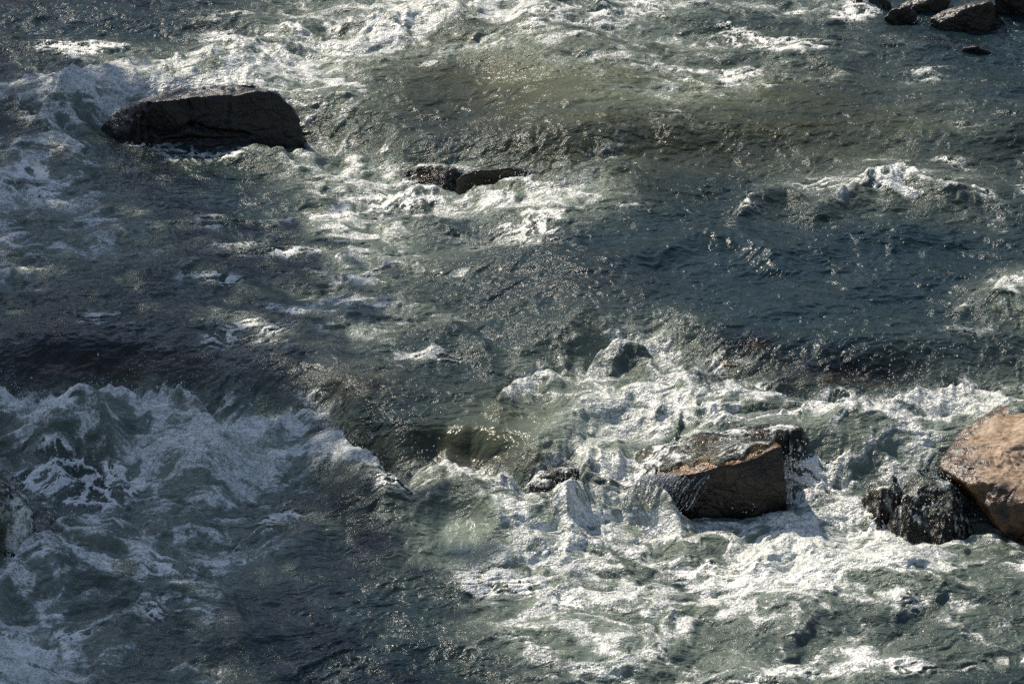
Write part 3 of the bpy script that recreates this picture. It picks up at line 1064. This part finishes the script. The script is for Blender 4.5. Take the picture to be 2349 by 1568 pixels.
bc = wl + back.location
btop = max(v.co.z for v in back.data.vertices) + bc.z
ed = np.hypot((x - bc.x) / .62, (y - bc.y) / .75)
near_ = ed < 2.2
z[near_] = np.minimum(z[near_], btop + .0 + .22 * np.clip(ed[near_] - .75, 0, 3) ** 1.3 + .05 * tumble[near_] + (ed[near_] > 1.9) * (ed[near_] - 1.9) * 3)
over_rock(back, wl + back.location, .022, KB, True)
over_rock(front, wl + front.location, .020, KF, True)
for o in rocks:
    l = o.get('label', '')
    if 'dark rounded rock under falling' in l or 'almost hidden' in l:
        over_rock(o, o.location, .02, lambda u, v: 1.0)
    if 'black craggy' in l:
        over_rock(o, o.location, .012, lambda u, v: 1.0)
    if 'dark brown wet rock' in l:
        over_rock(o, o.location, .02, lambda u, v: 1.0)
    if 'mossy dark' in l:
        over_rock(o, o.location, .015, lambda u, v: 1.0)
    if 'leftmost of those' in l:
        over_rock(o, o.location, .01, lambda u, v: 1.0 if math.sin(u * .2) > 0 else 0.0)



def apron(u0, u1, v0, v1, slope, f0, f1):
    """let the sheet of water slide down off a stone instead of breaking off"""
    global z
    Z = z.reshape(NY, NX)
    u_, v_ = layout_uv(x, y, zc)
    m = ((u_ > u0) & (u_ < u1) & (v_ > v0) & (v_ < v1)).reshape(NY, NX)
    rows_ = np.where(m.any(1))[0]
    cols_ = np.where(m.any(0))[0]
    c0, c1 = cols_.min(), cols_.max() + 1
    win = sstep(0, 12, np.arange(c1 - c0)) * sstep(0, 12, np.arange(c1 - c0)[::-1])
    sl = slope * (1 + .15 * perlin(np.arange(c1 - c0) / 30., np.zeros(c1 - c0), 140))
    ch = np.zeros((NY, NX))
    lifted_ = lifted.reshape(NY, NX)
    C = np.where(lifted_, Z, -1e9)
    for j in range(rows_.max(), rows_.min(), -1):
        dy = Y[j + 1, c0:c1] - Y[j, c0:c1]
        drop_ = sl * dy * (1 + .5 * perlin(np.arange(c1 - c0) / 16., np.full(c1 - c0, j / 14.), 141))
        C[j, c0:c1] = np.maximum(C[j, c0:c1], C[j + 1, c0:c1] - drop_)
        row = C[j, c0:c1]
        dx = X[j, c0 + 1] - X[j, c0]
        for rep in range(3):
            row[1:] = np.maximum(row[1:], row[:-1] - 1.6 * dx)
            row[:-1] = np.maximum(row[:-1], row[1:] - 1.6 * dx)
        C[j, c0:c1] = row
        new = np.where(m[j, c0:c1] & (win > .3), np.maximum(row, Z[j, c0:c1]), Z[j, c0:c1])
        ch[j, c0:c1] = np.clip((new - Z[j, c0:c1]) * 40, 0, 1)
        Z[j, c0:c1] = new
    z = Z.ravel()
    c_ = ch.ravel()
    i = c_ > 0
    st = .7 * perlin(x[i] / .03 + 6 * z[i], y[i] / .25 + z[i] * 3, 142) + .7 * perlin(x[i] / .014, y[i] / .05 + z[i] * 14, 143) + .8 * perlin(x[i] / .07, z[i] / .07 + y[i] / .1, 144)
    foam[i] = np.clip(f0 + (f1 - f0) * sstep(-.5, .75, st), 0, 1)
    clar[i] = .55
    tint[i] = brn * .9
    z[i] += .009 * st


apron(1330, 1500, 1020, 1185, 1.3, .3, .95)
apron(1180, 1345, 1060, 1175, 1.2, .02, .55)
apron(1798, 1880, 1010, 1235, 1.6, .25, .85)
apron(1945, 2070, 1090, 1215, 1.1, .15, .75)
apron(2060, 2200, 1085, 1240, 1.3, -.1, .75)
apron(2180, 2300, 1100, 1245, 1.4, .2, .9)
apron(905, 1075, 370, 445, .8, -.1, .45)

# ------------------------------------------------------------------ falling strands of water
SV, SF, sb = [], [], 0


def strand(p0, p1, p2, r0, r1, wob, n=16, seg=6):
    global sb
    ph_ = [random.uniform(0, 6.28) for _ in range(4)]
    for i in range(n):
        a = i / (n - 1)
        p = p0.lerp(p1, a).lerp(p1.lerp(p2, a), a)
        p = p + Vector((wob * math.sin(a * 9 + ph_[0]) * a, wob * math.sin(a * 7 + ph_[1]) * .5, wob * math.sin(a * 13 + ph_[2]) * .3))
        r = (r0 + (r1 - r0) * a) * (1 + .35 * math.sin(a * 23 + ph_[3]) + random.uniform(-.2, .2))
        for k in range(seg):
            t_ = k / seg * 2 * math.pi
            SV.append((p.x + math.cos(t_) * r, p.y + math.sin(t_) * r * .7, p.z + math.sin(t_) * r * .35))
    for i in range(n - 1):
        for k in range(seg):
            SF.append((sb + i * seg + k, sb + i * seg + (k + 1) % seg, sb + (i + 1) * seg + (k + 1) % seg, sb + (i + 1) * seg + k))
    sb += n * seg


def fall(u0, u1, v0, v1, vb0, vb1, lean, ydep, cnt, r=(.004, .008), out_=.12, wob=.01):
    for k in range(cnt):
        a = (k + random.uniform(-.35, .35)) / max(cnt - 1, 1)
        a = min(max(a, 0), 1)
        us, vs = u0 + (u1 - u0) * a, v0 + (v1 - v0) * a
        ue, ve = us - lean * random.uniform(.8, 1.2), vb0 + (vb1 - vb0) * a
        P0 = at_y(us, vs - 3, ydep + .03)
        P2 = at_y(ue, ve, ydep - out_)
        P1 = at_y(us - lean * .35, vs + (ve - vs) * .25, ydep - out_ * .8)
        rr_ = random.uniform(*r)
        strand(P0, P1, P2, rr_ * 1.2, rr_ * .8, wob)


random.seed(3)
yfz = ym - .08
fall(1500, 1640, 1092, 1076, 1168, 1172, 62, yfz, 11, (.0035, .0065), .10, .012)
fall(1495, 1640, 1092, 1078, 1166, 1170, 58, yfz, 34, (.001, .0024), .09, .015)
fall(1475, 1560, 1090, 1090, 1162, 1168, 50, yfz + .02, 70, (.0015, .0045), .12, .03)
fall(1800, 1815, 1045, 1050, 1200, 1215, -6, ym - .02, 7, (.002, .005), .04, .02)
fall(1955, 2040, 8, 10, 28, 30, 10, zwater(1990, 26)[1] + .02, 16, (.001, .003), .05, .01)
fall(2105, 2175, 40, 56, 52, 64, 8, zwater(2140, 60)[1] + .05, 12, (.001, .003), .05, .01)

# ------------------------------------------------------------------ build the water mesh
idx = np.arange(NX * NY, dtype=np.int32).reshape(NY, NX)
faces = np.stack([idx[:-1, :-1], idx[:-1, 1:], idx[1:, 1:], idx[1:, :-1]], -1).reshape(-1, 4)
water = mesh_obj('water', np.stack([x, y, z], 1), faces, M_WATER)
tag(water, kind='structure')
me = water.data
for nm, arr in (('foam', foam), ('clarity', clar), ('turbulence', np.clip(turb + .3 * (1 - calm), 0, 1))):
    at = me.attributes.new(nm, 'FLOAT', 'POINT')
    at.data.foreach_set('value', arr.astype(np.float32))
at = me.attributes.new('water_tint', 'FLOAT_COLOR', 'POINT')
at.data.foreach_set('color', np.concatenate([tint, np.ones((len(x), 1))], 1).astype(np.float32).ravel())

cascade = mesh_obj('cascade', SV, SF, M_FALL)
tag(cascade, 'white strands of water falling over the stones', 'cascade', kind='stuff')

# river bed
bx = np.linspace(-60, 60, 260)
by = np.concatenate([np.linspace(2, 17, 20), np.linspace(17.3, 40, 220), np.linspace(41, 130, 40)])
BX, BY = np.meshgrid(bx, by)
bxx, byy = BX.ravel(), BY.ravel()
bz = base_level(bxx, byy) - 0.42 + 0.12 * fbm(bxx, byy, 0.9, 4, 120)
bank = sstep(7.5, 10.5, np.abs(bxx + 0.5)) + sstep(48, 60, byy)
bz = bz + np.clip(bank, 0, 1) * 1.6 + 0.18 * np.clip(np.abs(bxx) - 9, 0, 50) 
ii = np.arange(len(bx) * len(by), dtype=np.int32).reshape(len(by), len(bx))
bf = np.stack([ii[:-1, :-1], ii[:-1, 1:], ii[1:, 1:], ii[1:, :-1]], -1).reshape(-1, 4)
bed = mesh_obj('ground', np.stack([bxx, byy, bz], 1), bf, M_BED)
tag(bed, kind='structure')

hx, hy = np.meshgrid(np.linspace(-260, 260, 160), np.linspace(58, 330, 90))
hx, hy = hx.ravel(), hy.ravel()
hz = 1.0 + .38 * np.clip(hy - 62, 0, 130) + 9 * fbm(hx, hy, 45, 4, 131) * sstep(60, 100, hy) + 2.2 * fbm(hx, hy, 6, 3, 132) * sstep(60, 80, hy)
ii = np.arange(160 * 90, dtype=np.int32).reshape(90, 160)
hf = np.stack([ii[:-1, :-1], ii[:-1, 1:], ii[1:, 1:], ii[1:, :-1]], -1).reshape(-1, 4)
hills = mesh_obj('hills', np.stack([hx, hy, hz], 1), hf, M_EARTH)
tag(hills, kind='structure')
hx, hy = np.meshgrid(np.linspace(-200, 200, 120), np.linspace(-9, -160, 60))
hx, hy = hx.ravel(), hy.ravel()
hz = 5.5 + .75 * np.clip(-9 - hy, 0, 70) + 5 * fbm(hx, hy, 30, 4, 133) * sstep(14, 40, -hy) + 1.2 * fbm(hx, hy, 5, 3, 134) * sstep(12, 25, -hy)
ii = np.arange(120 * 60, dtype=np.int32).reshape(60, 120)
hf = np.stack([ii[:-1, :-1], ii[1:, :-1], ii[1:, 1:], ii[:-1, 1:]], -1).reshape(-1, 4)
shade_hills = mesh_obj('hills', np.stack([hx, hy, hz], 1), hf, M_EARTH)  # unseen slope behind the camera, added to dim ambient light on camera-facing sides
tag(shade_hills, kind='structure')

# ------------------------------------------------------------------ spray
iv, if_ = ico(1)
DV, DF, base = [], [], 0
n = 0
wlook = z.reshape(NY, NX)


def surf(px, py):
    j = int(np.searchsorted(y_ax, py))
    i = int(np.searchsorted(s_ax, px / py))
    if 0 < j < NY and 0 < i < NX:
        return wlook[j, i]
    return 0.0


def drop(px, py, pz, r, st=1.0):
    global base
    m = iv * np.array([r, r, r * st])[None]
    a = random.uniform(-.6, .6)
    c, s_ = math.cos(a), math.sin(a)
    m = np.stack([m[:, 0] * c + m[:, 2] * s_, m[:, 1], -m[:, 0] * s_ + m[:, 2] * c], 1)
    DV.append(m + np.array([px, py, pz]))
    DF.append(if_ + base)
    base += len(iv)


for pts, z0, A, wu_, wd_, fo in PILES:
    if fo < .3 or A < .08:
        continue
    px, py = curve_y(pts, z0 + A)
    cnt = int((px[-1] - px[0]) * A * 800)
    k = 0
    clump = None
    while k < cnt:
        if clump is None or random.random() < .08:
            clump = random.uniform(px[0], px[-1])
            ch = random.random() ** 2
        xx = random.gauss(clump, .06)
        yy = float(np.interp(xx, px, py)) + random.uniform(-.15, .12)
        hh = abs(random.gauss(0, .035 + .07 * ch))
        drop(xx, yy, surf(xx, yy) + hh, random.uniform(.0014, .004) * (1.9 if random.random() < .06 else 1), random.uniform(1, 2.4))
        k += 1
for (u_, v_, sp, cnt, up) in [(60, 1270, 50, 260, .10), (1560, 1150, 60, 150, .05), (1720, 1150, 60, 160, .10), (1820, 1120, 30, 160, .12), (2120, 1190, 50, 160, .06),
                              (960, 1085, 30, 120, .08), (770, 880, 70, 200, .03), (1170, 405, 70, 160, .05), (500, 130, 60, 90, .08), (2080, 870, 120, 120, .04), (1540, 760, 60, 80, .05),
                              (400, 880, 90, 80, .06), (800, 15, 60, 150, .06), (2150, 900, 90, 120, .08), (1750, 430, 60, 80, .06)]:
    for k in range(cnt):
        uu, vv = random.gauss(u_, sp), random.gauss(v_, sp * .5)
        wx_, wy_, wz_ = zwater(uu, vv)
        drop(wx_, wy_, surf(wx_, wy_) + abs(random.gauss(0, up)), random.uniform(.0016, .005), random.uniform(1, 1.8))
spray = mesh_obj('spray', np.concatenate(DV), np.concatenate(DF), M_DROP)
tag(spray, 'white droplets of spray thrown up over the breaking crests', 'spray', kind='stuff')

# ------------------------------------------------------------------ bank trees that shade the left of the river
SUN_AZ, SUN_EL = math.radians(34), math.radians(42)
SUN = Vector((-math.sin(SUN_AZ) * math.cos(SUN_EL), math.cos(SUN_AZ) * math.cos(SUN_EL), math.sin(SUN_EL)))


def bed_z(px, py):
    b = float(np.clip(sstep(7.5, 10.5, abs(px + .5)) + sstep(48, 60, py), 0, 1))
    return float(base_level(np.array([px]), np.array([py]))[0]) - .42 + b * 1.6 + .18 * max(abs(px) - 9, 0)


def tree(target, t, rad, squash, label, seed, nleaf=2300, lsize=.17):
    r = np.random.default_rng(seed)
    c = Vector(target) + SUN * t
    gz = bed_z(c.x, c.y)
    root = bpy.data.objects.new('bank_tree', None)
    root.location = (c.x, c.y, gz)
    COL.objects.link(root)
    tag(root, label, 'tree', 'trees on the left bank')
    H = c.z - gz
    # trunk and limbs
    bm = bmesh.new()

    def tube(p0, p1, r0, r1, seg=8, bend=.15):
        prev = None
        for i in range(7):
            a = i / 6
            p = p0.lerp(p1, a) + Vector((math.sin(a * 3 + seed), math.cos(a * 2.3 + seed), 0)) * bend * math.sin(a * math.pi)
            rr = r0 + (r1 - r0) * a
            ring = [bm.verts.new(p + Vector((math.cos(k / seg * 6.2832), math.sin(k / seg * 6.2832), 0)) * rr) for k in range(seg)]
            if prev:
                for k in range(seg):
                    bm.faces.new((prev[k], prev[(k + 1) % seg], ring[(k + 1) % seg], ring[k]))
            prev = ring
    tube(Vector((0, 0, -.3)), Vector((0, 0, H + rad * .4)), .26, .06)
    for k in range(9):
        a = k * 2.4
        z0 = H - rad * .8 + k * rad * .16
        tube(Vector((0, 0, z0)), Vector((math.cos(a) * rad * .8, math.sin(a) * rad * .8, z0 + rad * .5)), .09, .02)
    m = bpy.data.meshes.new('trunk')
    bm.to_mesh(m)
    bm.free()
    m.materials.append(M_BARK)
    tk = bpy.data.objects.new('trunk', m)
    COL.objects.link(tk)
    tk.parent = root
    # crown: leaf cards gathered in clumps
    ncl = 70
    d = r.normal(size=(ncl, 3))
    d /= np.linalg.norm(d, axis=1)[:, None]
    cc = d * (r.random((ncl, 1)) ** .45) * rad * np.array([1, 1, squash])
    ci = r.integers(0, ncl, nleaf)
    P = cc[ci] + r.normal(size=(nleaf, 3)) * rad * .17
    nrm = r.normal(size=(nleaf, 3))
    nrm /= np.linalg.norm(nrm, axis=1)[:, None]
    t1 = np.cross(nrm, r.normal(size=(nleaf, 3)))
    t1 /= np.linalg.norm(t1, axis=1)[:, None]
    t2 = np.cross(nrm, t1)
    L = lsize * r.uniform(.6, 1.3, (nleaf, 1))
    vv = np.stack([P - t1 * L, P + t2 * L * .5, P + t1 * L, P - t2 * L * .5], 1).reshape(-1, 3)
    vv[:, 2] += H
    ff = np.arange(nleaf * 4, dtype=np.int32).reshape(-1, 4)
    mesh_obj('crown', vv, ff, M_LEAF, root, smooth=False)


def tgt(u, v):
    px, py = at_z(u, v, 0.1)
    return (px, py, 0.1)


tree(tgt(-40, 1470), 17.0, 2.3, .8, 'leafy tree nearest the camera on the left bank', 1, 1900)
tree(tgt(240, 1110), 16.5, 2.0, .75, 'leafy tree second nearest on the left bank', 2, 2000)
tree(tgt(100, 740), 16.0, 2.4, .75, 'leafy tree in the middle of the left bank row', 3, 2000)
tree(tgt(-230, 430), 16.0, 2.2, .8, 'leafy tree second farthest on the left bank', 4)
tree(tgt(-140, 30), 16.0, 2.0, .8, 'leafy tree farthest up the left bank', 5)

# ------------------------------------------------------------------ light
world = bpy.data.worlds.new('World')
S.world = world
world.use_nodes = True
wn = world.node_tree
bg = wn.nodes['Background']
sky = wn.nodes.new('ShaderNodeTexSky')
sky.sky_type = 'NISHITA'
sky.sun_disc = False
sky.sun_elevation = SUN_EL
sky.sun_rotation = -SUN_AZ
sky.dust_density = 0.5
sky.ozone_density = 1.0
hs = wn.nodes.new('ShaderNodeHueSaturation')
hs.inputs['Saturation'].default_value = .9
wn.links.new(sky.outputs[0], hs.inputs['Color'])
wn.links.new(hs.outputs[0], bg.inputs[0])
bg.inputs[1].default_value = 0.11
sl = bpy.data.lights.new('sun', 'SUN')
sl.energy = 5.0
sl.angle = math.radians(.5)
sl.color = (1, .91, .77)
so = bpy.data.objects.new('sun', sl)
so.rotation_euler = SUN.to_track_quat('Z', 'Y').to_euler()
COL.objects.link(so)
S.view_settings.view_transform = 'Standard'
S.view_settings.look = 'None'
S.view_settings.exposure = 0.28
S.view_settings.gamma = 1
S.cycles.use_denoising = DENOISE
S.cycles.sample_clamp_direct = 3.5
S.cycles.sample_clamp_indirect = 2.0
S.cycles.max_bounces = 6
S.cycles.transparent_max_bounces = 8
S.cycles.caustics_reflective = False
S.cycles.caustics_refractive = False
